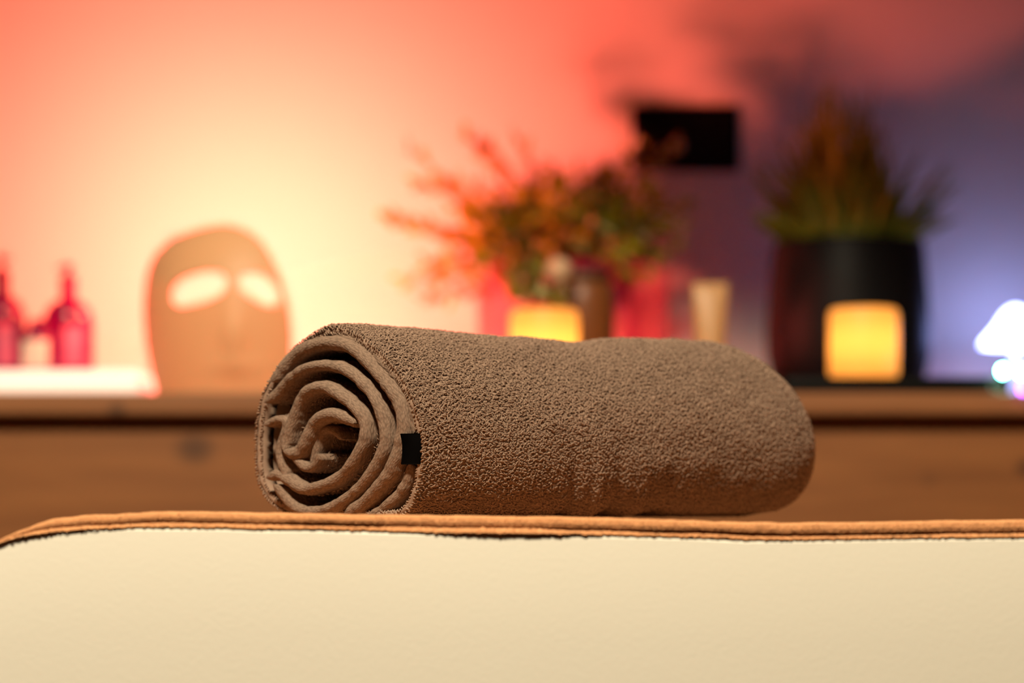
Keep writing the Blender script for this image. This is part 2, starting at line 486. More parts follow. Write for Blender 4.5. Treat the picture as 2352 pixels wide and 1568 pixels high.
# ------------------------------------------------------------------ rolled towel
AL = math.radians(56)
AX = np.array([math.sin(AL), math.cos(AL), 0.0])         # roll axis, away from the camera to the right
LT = np.array([math.cos(AL), -math.sin(AL), 0.0])        # sideways
KS = 0.30                                                # slant of the front end
Z0 = prof(np.array([0.0]), _tp)[0] - 0.0005
C0 = np.array([xat(782, 1.79), 1.79, Z0])
CAMP = np.array([0, 0, CZ])

def face_uv(px, py, w):
    """where the sight line through a photo pixel meets the slanted end plane -> (u, v)"""
    d = np.array([(px - CX) / FPX, 1.0, (HY - py) / FPX])
    # CAM + t d = C0 + u (LT + KS AX) + v z + w AX
    M = np.stack([LT + KS * AX, np.array([0, 0, 1.0]), -d], 1)
    s = np.linalg.solve(M, CAMP - C0 - w * AX)
    return s[0], s[1]

def zoom_uv(pts, w):
    return np.array([face_uv(560 + x / 3.136, 720 + y / 3.136, w) for x, y in pts])

OUT = [(640, 92), (560, 118), (450, 185), (340, 280), (230, 420), (140, 590), (98, 800), (93, 1020), (110, 1200), (165, 1320), (260, 1405), (400, 1462), (560, 1478), (760, 1478),
       (960, 1478), (1130, 1462), (1215, 1380), (1265, 1250), (1292, 1100), (1296, 960), (1284, 820), (1250, 680), (1195, 540), (1120, 420), (1030, 310), (930, 220), (830, 150), (730, 105)]
outline = catmull(zoom_uv(OUT, 0.0), 260, closed=True)
outline[:, 1] = np.maximum(outline[:, 1], 0.0)
H0 = outline[:, 1].max()
UC = 0.5 * (outline[:, 0].max() + outline[:, 0].min())
UW = 0.5 * (outline[:, 0].max() - outline[:, 0].min())

LEN = 0.428
TOPX = np.array([600, 780, 850, 900, 1000, 1100, 1200, 1260, 1310, 1350, 1400, 1450, 1550, 1650, 1760, 1900])
TOPY = np.array([745, 745, 746, 750, 757, 768, 775, 782, 788, 785, 778, 774, 779, 790, 815, 850])
NW = 250
wl = np.linspace(0, 1, NW)
wst = LEN * wl
def station(w):
    p = C0 + AX * w
    px = p[0] / p[1] * FPX + CX
    y = np.interp(px, TOPX, TOPY)
    h = CZ + (HY - y) / FPX * p[1] - Z0
    return px, h
R_END = 0.085
body = np.zeros((NW, len(outline), 3))
m_u = outline[:, 0] - UC
ang_o = np.arctan2(outline[:, 1] - H0 / 2, m_u)
nrm2 = np.stack([np.gradient(outline[:, 1]), -np.gradient(outline[:, 0])], -1)
for i, w_ in enumerate(wst):
    px, h = station(w_)
    sv = h / H0
    t = max(0.0, (w_ - (LEN - R_END)) / R_END)
    cap = (1 - t ** 2.4) ** (1 / 2.0) if t < 1 else 0.0
    cap = max(cap, 0.02)
    su = 1.0 + 0.10 * math.sin(min(1, w_ / 0.2) * PI / 2)
    blend = min(1.0, w_ / 0.06)
    # the section gets rounder away from the cut end
    u = m_u * su
    v = outline[:, 1] * sv
    ue = UW * su * np.cos(ang_o); ve = h / 2 + h / 2 * np.sin(ang_o)
    ell = 0.25 * min(1.0, w_ / 0.25)
    u = u * (1 - ell) + ue * ell; v = np.maximum(v * (1 - ell) + ve * ell, 0)
    u = u * cap
    vc = h * 0.47
    v = vc + (v - vc) * cap
    shear = KS * (1 - 0.9 * w_ / LEN)
    W = w_ + u * shear
    # folds and unevenness
    d = 0.0016 * noise2(np.cos(ang_o) * 2.2 + w_ * 22, np.sin(ang_o) * 2.2 + w_ * 7, 21) + 0.0008 * noise2(np.cos(ang_o) * 6 + w_ * 60, np.sin(ang_o) * 6, 22)
    low = np.clip(-np.sin(ang_o - 0.15), 0, 1) * np.clip(np.cos(ang_o) + 0.5, 0, 1)
    for (wc, ww, dp) in ((0.128, 0.006, 0.0045), (0.152, 0.005, -0.0035), (0.172, 0.006, 0.004), (0.196, 0.008, -0.003), (0.225, 0.008, 0.003)):
        d = d - dp * low * np.exp(-((w_ - wc + 0.02 * np.sin(ang_o)) / ww) ** 2)
    ru = np.cos(ang_o); rv = np.sin(ang_o)
    fade = min(1.0, w_ / 0.02)
    u = u + ru * d * fade * cap; v = np.maximum(v + rv * d * fade * cap, 0.0)
    body[i] = C0 + np.outer(u + UC, LT) + np.outer(v, [0, 0, 1]) + np.outer(W + KS * UC, AX)
NO = len(outline)

roll = thing('rolled_towel', 'grey-brown terry towel rolled up and lying on the tan blanket, coiled end towards us', 'towel', tuple(C0 + AX * LEN * 0.5))

def surf(ii, jj):
    i0 = np.clip(ii.astype(int), 0, NW - 2); j0 = jj.astype(int) % NO; j1 = (j0 + 1) % NO
    fi = (ii - i0)[:, None]; fj = (jj - np.floor(jj))[:, None]
    p = (body[i0, j0] * (1 - fi) + body[i0 + 1, j0] * fi) * (1 - fj) + (body[i0, j1] * (1 - fi) + body[i0 + 1, j1] * fi) * fj
    du = body[i0 + 1, j0] - body[i0, j0]; dv = body[i0, j1] - body[i0, j0]
    return p, du, dv

def body_loops():
    ni, nj = 236, 275
    a, b = np.meshgrid(np.arange(ni), np.arange(nj), indexing='ij')
    a = (a.ravel() + rng.uniform(-.6, .6, ni * nj)) / ni * (NW - 1); b = (b.ravel() + rng.uniform(-.6, .6, ni * nj)) / nj * NO
    a = np.clip(a, 0.5, NW - 2.01); b = b % NO
    p, du, dv = surf(a, b)
    N = np.cross(dv, du)
    ctr = C0 + AX * (np.clip((p - C0) @ AX, 0, LEN))[:, None] + np.array([0, 0, H0 / 2])
    sg = np.sign(np.sum(N * (p - ctr), axis=1)); N = N * sg[:, None]
    keep = p[:, 2] > Z0 + 0.0012
    al = rng.normal(0, 0.7, len(p)) + 0.9 * (a / NW) * rng.uniform(-1, 1, len(p))
    du_n = du / (np.linalg.norm(du, axis=1)[:, None] + 1e-9); dv_n = dv / (np.linalg.norm(dv, axis=1)[:, None] + 1e-9)
    T = du_n * np.cos(al)[:, None] + dv_n * np.sin(al)[:, None]
    return loops(p[keep], N[keep], T[keep], 0.0034, 0.0011, 0.00044, 4, 4, 31)

Fb = grid_faces(NW, NO, close_v=True)
base_shrunk = body.copy()
cen = base_shrunk.mean(axis=1, keepdims=True)
dirs = base_shrunk - cen
base_shrunk = base_shrunk - dirs / (np.linalg.norm(dirs, axis=2, keepdims=True) + 1e-6) * 0.0008
bl = body_loops()
AV, AF = join([(base_shrunk.reshape(-1, 3), Fb), bl])
mesh_np('outer_layer', AV, AF, M_terry, roll)

def strip_arrays(path_uv, w0, t, depth, closed=False, taper=True, wave=0.0, seed=0):
    """a cloth layer standing on edge: rounded fold at the front, sides running into the roll"""
    n = len(path_uv)
    if closed:
        nx = np.roll(path_uv, -1, 0) - np.roll(path_uv, 1, 0)
    else:
        nx = np.gradient(path_uv, axis=0)
    nx /= np.linalg.norm(nx, axis=1)[:, None] + 1e-9
    nr = np.stack([-nx[:, 1], nx[:, 0]], -1)
    s = np.concatenate([[0], np.cumsum(np.linalg.norm(np.diff(path_uv, axis=0), axis=1))])
    tt = t * (1 + 0.10 * smoothnoise(s, seed + 50, 130) + 0.07 * smoothnoise(s, seed + 60, 300))
    wo = w0 + wave * smoothnoise(s, seed + 70, 60) + 0.0006 * smoothnoise(s, seed + 80, 200)
    if taper and not closed:
        e = np.minimum(np.arange(n), np.arange(n)[::-1]) / 6.0
        tt = tt * np.clip(0.04 + 0.96 * np.sqrt(np.clip(e, 0, 1)), 0, 1)
    prf = [(-0.5, depth), (-0.5, depth * 0.5), (-0.5, depth * 0.2)] + [(-0.5, 0.0105)]
    for a in np.linspace(-PI / 2, PI / 2, 11):
        prf.append((0.5 * math.sin(a), None, math.cos(a)))
    prf += [(0.5, 0.0105), (0.5, depth * 0.2), (0.5, depth * 0.5), (0.5, depth)]
    rows, uvs = [], []
    acc = 0.0
    for q in prf:
        o = q[0] * tt
        wv = wo + (np.full(n, q[1]) if len(q) == 2 else (tt * 0.62 * (1 - q[2])))
        uu = path_uv[:, 0] + nr[:, 0] * o; vv = np.maximum(path_uv[:, 1] + nr[:, 1] * o, 0.0008)
        if len(q) == 2:
            g = 1 - 0.09 * min(1.0, max(0.0, q[1] - 0.010) / 0.03)
            uu = UC + (uu - UC) * g; vv = H0 / 2 + (vv - H0 / 2) * g
        rows.append(C0 + np.outer(uu, LT) + np.outer(vv, [0, 0, 1]) + np.outer(wv + KS * uu, AX))
        uvs.append(np.stack([s, np.full(n, 0.0)], -1))
    rows = np.array(rows)                               # (m, n, 3)
    d = np.concatenate([[0], np.cumsum(np.linalg.norm(np.diff(rows.mean(axis=1), axis=0), axis=1))])
    d = np.cumsum(np.concatenate([[0], np.linalg.norm(np.diff(rows, axis=0), axis=2).mean(axis=1)]))
    for k in range(len(uvs)): uvs[k][:, 1] = d[k]
    m = len(prf)
    F = grid_faces(m, n, close_v=closed)
    fs = [F]
    return rows, np.array(uvs).reshape(-1, 2), fs, s

def side_loops(rows, k0, k1, dens, seed):
    """pile on the two sides of a layer between profile rows k0..k1"""
    m, n = rows.shape[:2]
    r = np.random.default_rng(seed)
    out = []
    length = np.linalg.norm(np.diff(rows[m // 2], axis=0), axis=1).sum()
    cnt = int(length * dens)
    for (ra, rb) in ((k0, k1), (m - 1 - k0, m - 1 - k1)):
        ii = r.uniform(0, n - 1.01, cnt); i0 = ii.astype(int); fi = (ii - i0)[:, None]; f = r.uniform(0, 1, cnt)[:, None]
        A = rows[ra, i0] * (1 - fi) + rows[ra, i0 + 1] * fi; Bq = rows[rb, i0] * (1 - fi) + rows[rb, i0 + 1] * fi
        p = A * (1 - f) + Bq * f
        T1 = rows[ra, i0 + 1] - rows[ra, i0]; T1 /= np.linalg.norm(T1, axis=1)[:, None] + 1e-9
        opp = rows[m - 1 - ra, i0]
        N = p - opp; N = N - AX * (N @ AX)[:, None]
        a = r.normal(0, 0.7, cnt)[:, None]
        out.append(loops(p, N, T1 * np.cos(a) + AX * np.sin(a), 0.0036, 0.0009, 0.00045, 3, 4, seed + 5))
    return join(out)

RIDGES = [
    # (points in the close-up, protrusion w, thickness, samples, depth)
    ([(795, 790), (720, 760), (640, 728), (545, 735), (470, 790), (425, 880), (385, 960), (335, 1005), (285, 990)], -0.009, 0.0098, 110, 0.11),
    ([(290, 985), (275, 940), (290, 860), (325, 745), (385, 610), (455, 545), (560, 530), (680, 600), (775, 680), (830, 765), (843, 870), (805, 985), (725, 1110), (610, 1205), (480, 1255), (390, 1262), (300, 1205), (220, 1160), (150, 1182)], -0.009, 0.0092, 230, 0.11),
    ([(140, 800), (215, 765), (275, 775), (270, 850), (240, 930), (235, 1020), (262, 1110), (290, 1180)], -0.008, 0.0075, 90, 0.11),
    ([(140, 640), (205, 575), (300, 470), (400, 400), (520, 372), (650, 385), (760, 445), (860, 545), (930, 650), (965, 760), (985, 880), (972, 980), (920, 1090), (840, 1205), (740, 1305), (620, 1385), (500, 1425), (380, 1415), (285, 1340), (215, 1230)], -0.008, 0.0088, 260, 0.11),
    ([(190, 490), (290, 345), (395, 255), (520, 215), (640, 212), (745, 248), (850, 340), (955, 460), (1045, 575), (1095, 690), (1112, 800), (1100, 905), (1070, 1020), (1010, 1150), (920, 1265), (820, 1365), (720, 1440)], -0.0065, 0.0108, 240, 0.11),
    ([(640, 165), (760, 190), (860, 255), (960, 335), (1060, 440), (1140, 555), (1188, 680), (1208, 780), (1214, 866)], -0.0008, 0.0076, 130, 0.10),
    ([(1190, 1078), (1150, 1205), (1080, 1310), (985, 1400), (900, 1455)], -0.001, 0.0088, 80, 0.10),
    ([(480, 1080), (500, 990), (520, 900), (560, 835), (630, 840), (700, 900)], -0.001, 0.0075, 70, 0.09),
    ([(350, 1040), (420, 1110), (490, 1090), (530, 1010)], -0.006, 0.0070, 60, 0.09),
]
Vs, Us, Fs, off = [], [], [], 0
LP = []
for k, (pts, w0, t, n, dep) in enumerate(RIDGES):
    path = catmull(zoom_uv(pts, w0), n)
    rows, uv, fs, s = strip_arrays(path, w0, t, dep, seed=k * 10, wave=0.0006)
    V = rows.reshape(-1, 3)
    Vs.append(V); Us.append(uv)
    for f in fs: Fs.append(f + off)
    off += len(V)
    LP.append(side_loops(rows, 1, 3, 9000, 200 + k))
# woven fold edges plus the terry sides of the coiled layers
LV, LF = join(LP)
quads = [f for f in Fs]
mesh_np('inner_coil', np.vstack(Vs), quads, M_knit, roll, uv=np.vstack(Us))
mesh_np('coil_pile', LV, LF, M_terry, roll)['label'] = 'fuzzy terry sides of the coiled layers'

# hem of the outer layer with its overlocked stitches
cen_uv = np.array([UC, H0 / 2])
hem_path = outline + (cen_uv - outline) / np.linalg.norm(cen_uv - outline, axis=1)[:, None] * 0.0030
rows, uv, fs, s = strip_arrays(hem_path, -0.0008, 0.0055, 0.02, closed=True, seed=300)
mm = rows.shape[0]
stL = np.linalg.norm(np.diff(hem_path, axis=0), axis=1).sum()
ns = int(stL / 0.0021)
idx = np.linspace(0, len(hem_path) - 1.01, ns)
i0 = idx.astype(int); fi = (idx - i0)[:, None]
hp = hem_path[i0] * (1 - fi) + hem_path[i0 + 1] * fi
tng = hem_path[i0 + 1] - hem_path[i0]; tng /= np.linalg.norm(tng, axis=1)[:, None]
st = []
for side, lift in ((0.0026, -0.0008), (-0.0018, 0.0002)):
    nn = np.stack([tng[:, 1], -tng[:, 0]], -1)
    q = hp + nn * side
    ok = q[:, 1] > 0.001
    p = C0 + np.outer(q[:, 0], LT) + np.outer(np.maximum(q[:, 1], 0.001), [0, 0, 1]) + np.outer(lift + KS * q[:, 0], AX)
    T = np.outer(nn[:, 0] * 0.8 + tng[:, 0] * 0.5, LT) + np.outer(nn[:, 1] * 0.8 + tng[:, 1] * 0.5, [0, 0, 1])
    st.append(loops(p[ok], np.tile(-AX, (ok.sum(), 1)), T[ok], 0.0034, 0.0011, 0.00062, 4, 4, 401))
HV, HF = join([(rows.reshape(-1, 3), fs[0])] + st)
mesh_np('stitched_hem', HV, HF, M_terry, roll)

# black care tag sewn in at the hem
tagp = catmull(zoom_uv([(1192, 862), (1205, 930), (1206, 1000), (1198, 1085)], -0.006), 24)
V = []
for (dn, dw) in ((-0.0085, -0.0060), (0.0040, -0.0022), (0.0040, -0.0008), (-0.0085, -0.0046)):
    uu = tagp[:, 0] + dn; vv = tagp[:, 1]
    V.append(C0 + np.outer(uu, LT) + np.outer(vv, [0, 0, 1]) + np.outer(dw + KS * uu, AX))
V = np.array(V); n = V.shape[1]
o = mesh_np('care_tag', V.reshape(-1, 3), [grid_faces(4, n, close_u=True), np.array([[0, n, 2 * n, 3 * n], [4 * n - 1, 3 * n - 1, 2 * n - 1, n - 1]])], M_tag, roll, smooth=False)
o['label'] = 'black rectangular tag at the hem'

# ------------------------------------------------------------------ wooden sideboard
ZT = 0.900
CY0 = 2.93
SX0, SX1 = -1.15, 1.15
sb = thing('sideboard', 'long knotty pine sideboard along the back wall behind the massage table', 'sideboard', (0, 3.25, 0))
box('worktop', (SX0, CY0, ZT - 0.027), (SX1, WY - 0.005, ZT), M_woodtop, sb, 0.004, 3)
bm = bmesh.new()
fz = [0.08, 0.40, 0.615, ZT - 0.0275]
for a, b in zip(fz[:-1], fz[1:]):
    bm_box(bm, (SX0 + 0.02, CY0 + 0.030, a), (SX1 - 0.02, CY0 + 0.052, b), 0.0012, 1)
mesh_bm('front_panel', bm, M_wood, sb, False)
for x in (SX0 + 0.02, SX1 - 0.042):
    box('side_panel', (x, CY0 + 0.053, 0.0), (x + 0.022, WY - 0.006, ZT - 0.0275), M_wood, sb)
box('plinth', (SX0 + 0.05, CY0 + 0.06, 0.0), (SX1 - 0.05, CY0 + 0.08, 0.0795), M_wood, sb)

# ------------------------------------------------------------------ face mask in front of the red lamp
M_mask = mat_translucent('mask_shell', (0.92, 0.55, 0.28), (0.95, 0.64, 0.34), 0.36, 0.03, 0.45)
MO = [(490, 507), (545, 514), (590, 542), (622, 588), (646, 645), (661, 700), (668, 760), (667, 820), (661, 870), (653, 914), (500, 916), (352, 914), (338, 880), (322, 830), (309, 765), (304, 700), (308, 640), (324, 588), (356, 550), (412, 524)]
E1 = [(386, 676), (390, 655), (412, 636), (445, 626), (475, 622), (500, 624), (517, 636), (519, 655), (506, 674), (478, 687), (440, 696), (403, 698)]
E2 = [(549, 640), (557, 628), (582, 624), (610, 632), (628, 650), (640, 672), (639, 690), (626, 699), (608, 699), (585, 686), (561, 671), (550, 656)]
def build_mask():
    YM = 2.975
    sc = YM / FPX
    def loop_pts(pts, n): return catmull(np.array(pts, float), n, closed=True)
    lo, e1, e2 = loop_pts(MO, 220), loop_pts(E1, 80), loop_pts(E2, 80)
    def inside(p, poly):
        x, y = p[:, 0], p[:, 1]; c = np.zeros(len(p), bool)
        xj, yj = poly[-1]
        for xi, yi in poly:
            cond = ((yi > y) != (yj > y)) & (x < (xj - xi) * (y - yi) / (yj - yi + 1e-12) + xi)
            c ^= cond; xj, yj = xi, yi
        return c
    def dense(poly): return np.vstack([poly[:-1] * (1 - t) + poly[1:] * t for t in (0, .25, .5, .75)] + [poly[-1:]])
    st = 4.0
    gx = np.arange(296, 672, st); gy = np.arange(500, 924, st)
    X, Y = np.meshgrid(gx, gy, indexing='ij')
    p = np.stack([X.ravel(), Y.ravel()], -1)
    ins = inside(p, lo) & ~inside(p, e1) & ~inside(p, e2)
    nx, ny = len(gx), len(gy)
    f = grid_faces(nx, ny)
    f = f[ins[f].sum(axis=1) >= 2]
    used = np.unique(f)
    # pull outside corners and near-edge points onto the outlines
    allb = np.vstack([dense(lo), dense(e1), dense(e2)])
    cnt = np.bincount(np.concatenate([f[:, [0, 1]], f[:, [1, 2]], f[:, [2, 3]], f[:, [3, 0]]]).min(axis=1) * 100000 + np.concatenate([f[:, [0, 1]], f[:, [1, 2]], f[:, [2, 3]], f[:, [3, 0]]]).max(axis=1)) if False else None
    edges = np.sort(np.concatenate([f[:, [0, 1]], f[:, [1, 2]], f[:, [2, 3]], f[:, [3, 0]]]), axis=1)
    ue, c = np.unique(edges, axis=0, return_counts=True)
    bv = np.unique(ue[c == 1])
    d2 = ((p[bv][:, None, :] - allb[None]) ** 2).sum(-1)
    p[bv] = allb[d2.argmin(axis=1)]
    remap = -np.ones(len(p), int); remap[used] = np.arange(len(used))
    q = p[used]
    xm = (q[:, 0] - 540) * sc; zm = (700 - q[:, 1]) * sc
    R = 0.135
    dep = R - np.sqrt(np.clip(R * R - xm * xm, 1e-6, None))
    dep = dep + np.where(zm > 0, 3.2 * zm ** 2, 1.0 * zm ** 2)
    dep = dep - 0.007 * np.exp(-((q[:, 0] - 536) / 26) ** 2 - ((q[:, 1] - 775) / 60) ** 2) - 0.003 * np.exp(-((q[:, 0] - 540) / 55) ** 2 - ((q[:, 1] - 840) / 22) ** 2)
    yy = YM + dep
    V = np.stack([(q[:, 0] - CX) / FPX * YM, yy, CZ + (HY - q[:, 1]) / FPX * YM], -1)
    V[:, 2] = np.maximum(V[:, 2], ZT + 0.0008)
    o = mesh_np('face_mask', V, remap[f], M_mask)
    md = o.modifiers.new('thickness', 'SOLIDIFY'); md.thickness = 0.003; md.offset = 1.0
    return tag(o, 'peach coloured light therapy face mask with two eye holes standing on the sideboard', 'mask')
build_mask()

# ------------------------------------------------------------------ glowing lamp behind the mask
LC = Vector((xat(480, 3.12), 3.12, zat(580, 3.12)))
STX = xat(533, 3.12)
RED = (1.0, 0.135, 0.082)
lamp = thing('wall_washer_lamp', 'small grey lamp behind the peach face mask, throwing red-orange light on the wall', 'lamp', (LC.x, LC.y, ZT))
M_lampbody = mat_basic('lamp_body', (0.5, 0.5, 0.5), 0.4)
lathe('lamp_base', [(0.040, 0.0), (0.042, 0.004), (0.040, 0.010), (0.008, 0.018), (0.004, 0.03), (0.004, LC.z - ZT - 0.0205)], (STX, LC.y - 0.012, ZT), M_lampbody, lamp)
box('lamp_head', (LC.x - .050, LC.y - .028, LC.z - .020), (LC.x + .050, LC.y + .002, LC.z + .020), M_lampbody, lamp, 0.006, 3, True)
box('lamp_lens', (LC.x - .048, LC.y + .0022, LC.z - .018), (LC.x + .048, LC.y + .004, LC.z + .018), mat_emit('red_glow', RED, 2400.0), lamp)

# ------------------------------------------------------------------ white riser with the pump bottles
M_riser = mat_basic('white_acrylic_added_glow', (0.85, 0.83, 0.8), 0.5, 0.3, noise=0.01)
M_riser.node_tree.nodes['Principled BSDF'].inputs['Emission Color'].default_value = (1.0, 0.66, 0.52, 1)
M_riser.node_tree.nodes['Principled BSDF'].inputs['Emission Strength'].default_value = 0.6  # emission added to whiten the riser, standing in for lamp light on it
RZ = zat(857, 3.13)
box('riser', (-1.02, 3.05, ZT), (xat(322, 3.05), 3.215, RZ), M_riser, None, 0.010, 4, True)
tag(bpy.data.objects['riser'], 'low white riser with an added glow under the crimson bottles on the sideboard', 'riser')
M_red = mat_translucent('crimson_plastic', (0.36, 0.005, 0.12), (0.66, 0.008, 0.22), 0.6, 0.05, 0.22)
M_reddark = mat_translucent('crimson_pump', (0.36, 0.008, 0.09), (0.8, 0.012, 0.15), 0.5, 0.04, 0.3)
M_label = mat_basic('pink_label', (0.85, 0.13, 0.22), 0.5, 0.3)
def label_patch(name, c, r, z0, z1, a0, a1, mat, parent):
    n = 20
    a = np.linspace(a0, a1, n)
    V = np.vstack([np.stack([c[0] + (r + t) * np.cos(a), c[1] + (r + t) * np.sin(a), np.full(n, z)], -1) for t, z in ((.0004, z0), (.0012, z0), (.0012, z1), (.0004, z1))])
    return mesh_np(name, V, [grid_faces(4, n, close_u=True)], mat, parent)
def pump_bottle(px, r, Y, y_sh, y_neck, y_top, label, spout):
    c = (xat(px, Y), Y, RZ)
    hs = zat(y_sh, Y) - RZ; hn = zat(y_neck, Y) - RZ; ht = zat(y_top, Y) - RZ
    b = thing('pump_bottle', label, 'bottle', c, 'crimson bottles on the white riser')
    k = [(r * 0.9, 0.0), (r, 0.005), (r, hs * 0.72)]
    for a in np.linspace(0.1, 1, 8):
        k.append((r * (math.cos(a * PI / 2) * 0.66 + 0.34), hs * 0.72 + (hs * 1.06 - hs * 0.72) * math.sin(a * PI / 2)))
    k += [(r * 0.32, hn * 0.97), (r * 0.30, hn)]
    lathe('bottle_body', k, c, M_red, b)
    lathe('pump_collar', [(r * 0.36, hn - 0.004), (r * 0.36, hn + 0.006), (r * 0.18, hn + 0.010), (r * 0.13, hn + 0.011), (r * 0.13, ht - 0.006), (r * 0.22, ht - 0.005), (r * 0.22, ht)], c, M_reddark, b, 24)
    sp, sf = tube_arrays([(c[0], c[1], c[2] + ht - 0.003), (c[0] + spout * 0.5, c[1] - 0.006, c[2] + ht - 0.003), (c[0] + spout, c[1] - 0.012, c[2] + ht - 0.008)], [0.004, 0.0038, 0.003])
    mesh_np('spout', sp, sf, M_reddark, b)
    label_patch('bottle_label', c, r, hs * 0.10 + RZ, hs * 0.68 + RZ, -PI / 2 + 0.0, -PI / 2 + 0.75, M_label, b)
    return b
pump_bottle(157, 0.033, 3.16, 700, 648, 606, 'crimson pump bottle at the right end of the white riser, nearest the face mask', -0.012)
pump_bottle(5, 0.031, 3.17, 690, 636, 585, 'crimson pump bottle cut off by the left edge of the photo', 0.012)
cjar = (xat(86, 3.10), 3.10, RZ)
j = thing('small_bottle', 'short crimson bottle with pale label between the two pump bottles', 'bottle', cjar, 'crimson bottles on the white riser')
hj = zat(735, 3.10) - RZ
lathe('bottle_body', [(0.019, 0), (0.0205, 0.003), (0.0205, hj * 0.62), (0.018, hj * 0.74), (0.011, hj * 0.84), (0.0085, hj * 0.88)], cjar, M_red, j, 32)
lathe('bottle_cap', [(0.0105, hj * 0.87), (0.0105, hj), (0.009, hj * 1.02)], cjar, M_reddark, j, 24)
label_patch('bottle_label', cjar, 0.0205, RZ + hj * 0.06, RZ + hj * 0.60, -PI / 2 - 0.9, -PI / 2 + 0.9, mat_basic('pale_label', (0.9, 0.62, 0.5), 0.5, 0.3), j)

# ------------------------------------------------------------------ flameless candles
def mat_wax(name):
    return mat_translucent(name, (0.85, 0.58, 0.20), (1.0, 0.80, 0.30), 0.72, 0.03, 0.4)
M_wax = mat_wax('glowing_wax')
M_wick = mat_basic('wick', (0.02, 0.015, 0.01), 0.9)
def candle(px, Y, z0, y_top, rpx, label, power):
    c = (xat(px, Y), Y, z0); r = rpx * Y / FPX; h = zat(y_top, Y) - z0
    o = thing('candle', label, 'candle', c, 'glowing candles on the sideboard')
    prof_ = [(r * 0.86, 0.0), (r * 0.96, 0.003), (r, 0.010), (r, h - 0.010), (r * 0.97, h - 0.003), (r * 0.88, h), (r * 0.70, h - 0.002), (r * 0.5, h - 0.006), (0.0, h - 0.008)]
    lathe('candle_body', prof_, c, M_wax, o, 48, cap=False)
    lathe('wick', [(0.0012, h - 0.0078), (0.0012, h + 0.002)], c, M_wick, o, 8)
    fl = lathe('candle_glow', [(0.001, h * 0.30), (0.010, h * 0.36), (0.012, h * 0.5), (0.010, h * 0.64), (0.001, h * 0.72)], c, mat_emit('candle_light', (1.0, 0.385, 0.125), power), o, 20, cap=False)
    return o
TZ = zat(870, 3.02)
candle(1250, 3.00, ZT, 712, 80, 'glowing yellow candle standing in front of the crimson vase', 31)
candle(1984, 3.02, TZ, 709, 80, 'glowing yellow candle standing on the black tray', 28)

# ------------------------------------------------------------------ black tray
M_tray = mat_basic('black_tray', (0.004, 0.004, 0.004), 0.5, 0.08)
bm = bmesh.new()
tx0, tx1 = xat(1795, 2.98), xat(2318, 2.98)
bm_box(bm, (tx0, 2.965, ZT), (tx1, 3.57, TZ), 0.006, 3)
o = mesh_bm('tray', bm, M_tray, None, True)
tag(o, 'long black tray under the grass plant and the right candle', 'tray')

# ------------------------------------------------------------------ bushy plant in the round pot
def leaf_cluster(stems, leaf_len, leaf_w, step, seed, droop=0.3):
    """feathery leaflets along stems: one vertex/face array"""
    r = np.random.default_rng(seed)
    Vs, Fs, off = [], [], 0
    for pts in stems:
        L = np.concatenate([[0], np.cumsum(np.linalg.norm(np.diff(pts, axis=0), axis=1))])
        s = 0.15 * L[-1]
        k = 0
        while s < L[-1]:
            p = np.array([np.interp(s, L, pts[:, a]) for a in range(3)])
            p2 = np.array([np.interp(min(s + 0.004, L[-1] + .004), L, pts[:, a]) for a in range(3)])
            t = p2 - p
            if np.linalg.norm(t) < 1e-6: t = pts[-1] - pts[-2]
            t = t / (np.linalg.norm(t) + 1e-9)
            rnd = r.normal(0, 1, 3); side = np.cross(t, rnd); side /= np.linalg.norm(side) + 1e-9
            d = t * r.uniform(0.5, 1.0) + side * r.uniform(0.5, 1.0) * (1 if k % 2 else -1); d[2] -= 0.1 * droop
            d /= np.linalg.norm(d)
            ll = leaf_len * r.uniform(0.6, 1.2) * (1 - 0.35 * s / L[-1])
            wv = np.cross(d, r.normal(0, 1, 3)); wv /= np.linalg.norm(wv) + 1e-9
            nv = np.cross(d, wv)
            ww = leaf_w * r.uniform(0.7, 1.2)
            q = [p, p + d * ll * .3 + wv * ww * .5 + nv * ww * .1, p + d * ll * .65 + wv * ww * .45, p + d * ll - np.array([0, 0, ll * .08 * droop]), p + d * ll * .65 - wv * ww * .45, p + d * ll * .3 - wv * ww * .5 + nv * ww * .1]
            Vs.append(np.array(q)); Fs.append([off, off + 1, off + 2, off + 5]); Fs.append([off + 5, off + 2, off + 3, off + 4]); off += 6
            s += step * r.uniform(0.7, 1.3); k += 1
    return np.vstack(Vs), np.array(Fs)

M_leaf = mat_translucent('bush_leaves', (0.30, 0.27, 0.010), (0.28, 0.22, 0.01), 0.3, 0.012, 0.6, noise=0.35)
M_stem = mat_basic('plant_stem', (0.06, 0.05, 0.012), 0.7)
M_soil = mat_basic('soil', (0.02, 0.013, 0.01), 0.95, noise=0.3, nscale=150)
def mat_tinted(name, tint, color, tcolor, clear, rough=0.2):
    """tinted glass: part clear, part cloudy"""
    m = mat_translucent(name, color, tcolor, 0.6, 0.05, rough)
    nt = m.node_tree; out = [n for n in nt.nodes if n.type == 'OUTPUT_MATERIAL'][0]
    src = out.inputs[0].links[0].from_socket
    tr = nt.nodes.new('ShaderNodeBsdfTransparent'); tr.inputs[0].default_value = (*tint, 1)
    mx = nt.nodes.new('ShaderNodeMixShader'); mx.inputs[0].default_value = clear
    nt.links.new(src, mx.inputs[1]); nt.links.new(tr.outputs[0], mx.inputs[2]); nt.links.new(mx.outputs[0], out.inputs[0])
    return m
M_pot1 = mat_tinted('crimson_glass', (0.98, 0.80, 0.82), (0.75, 0.01, 0.18), (0.98, 0.02, 0.22), 0.66)
PY = 3.37
pc = (xat(1315, PY), PY, ZT)
pr = 222 * PY / FPX
ph = zat(592, PY - pr) - ZT
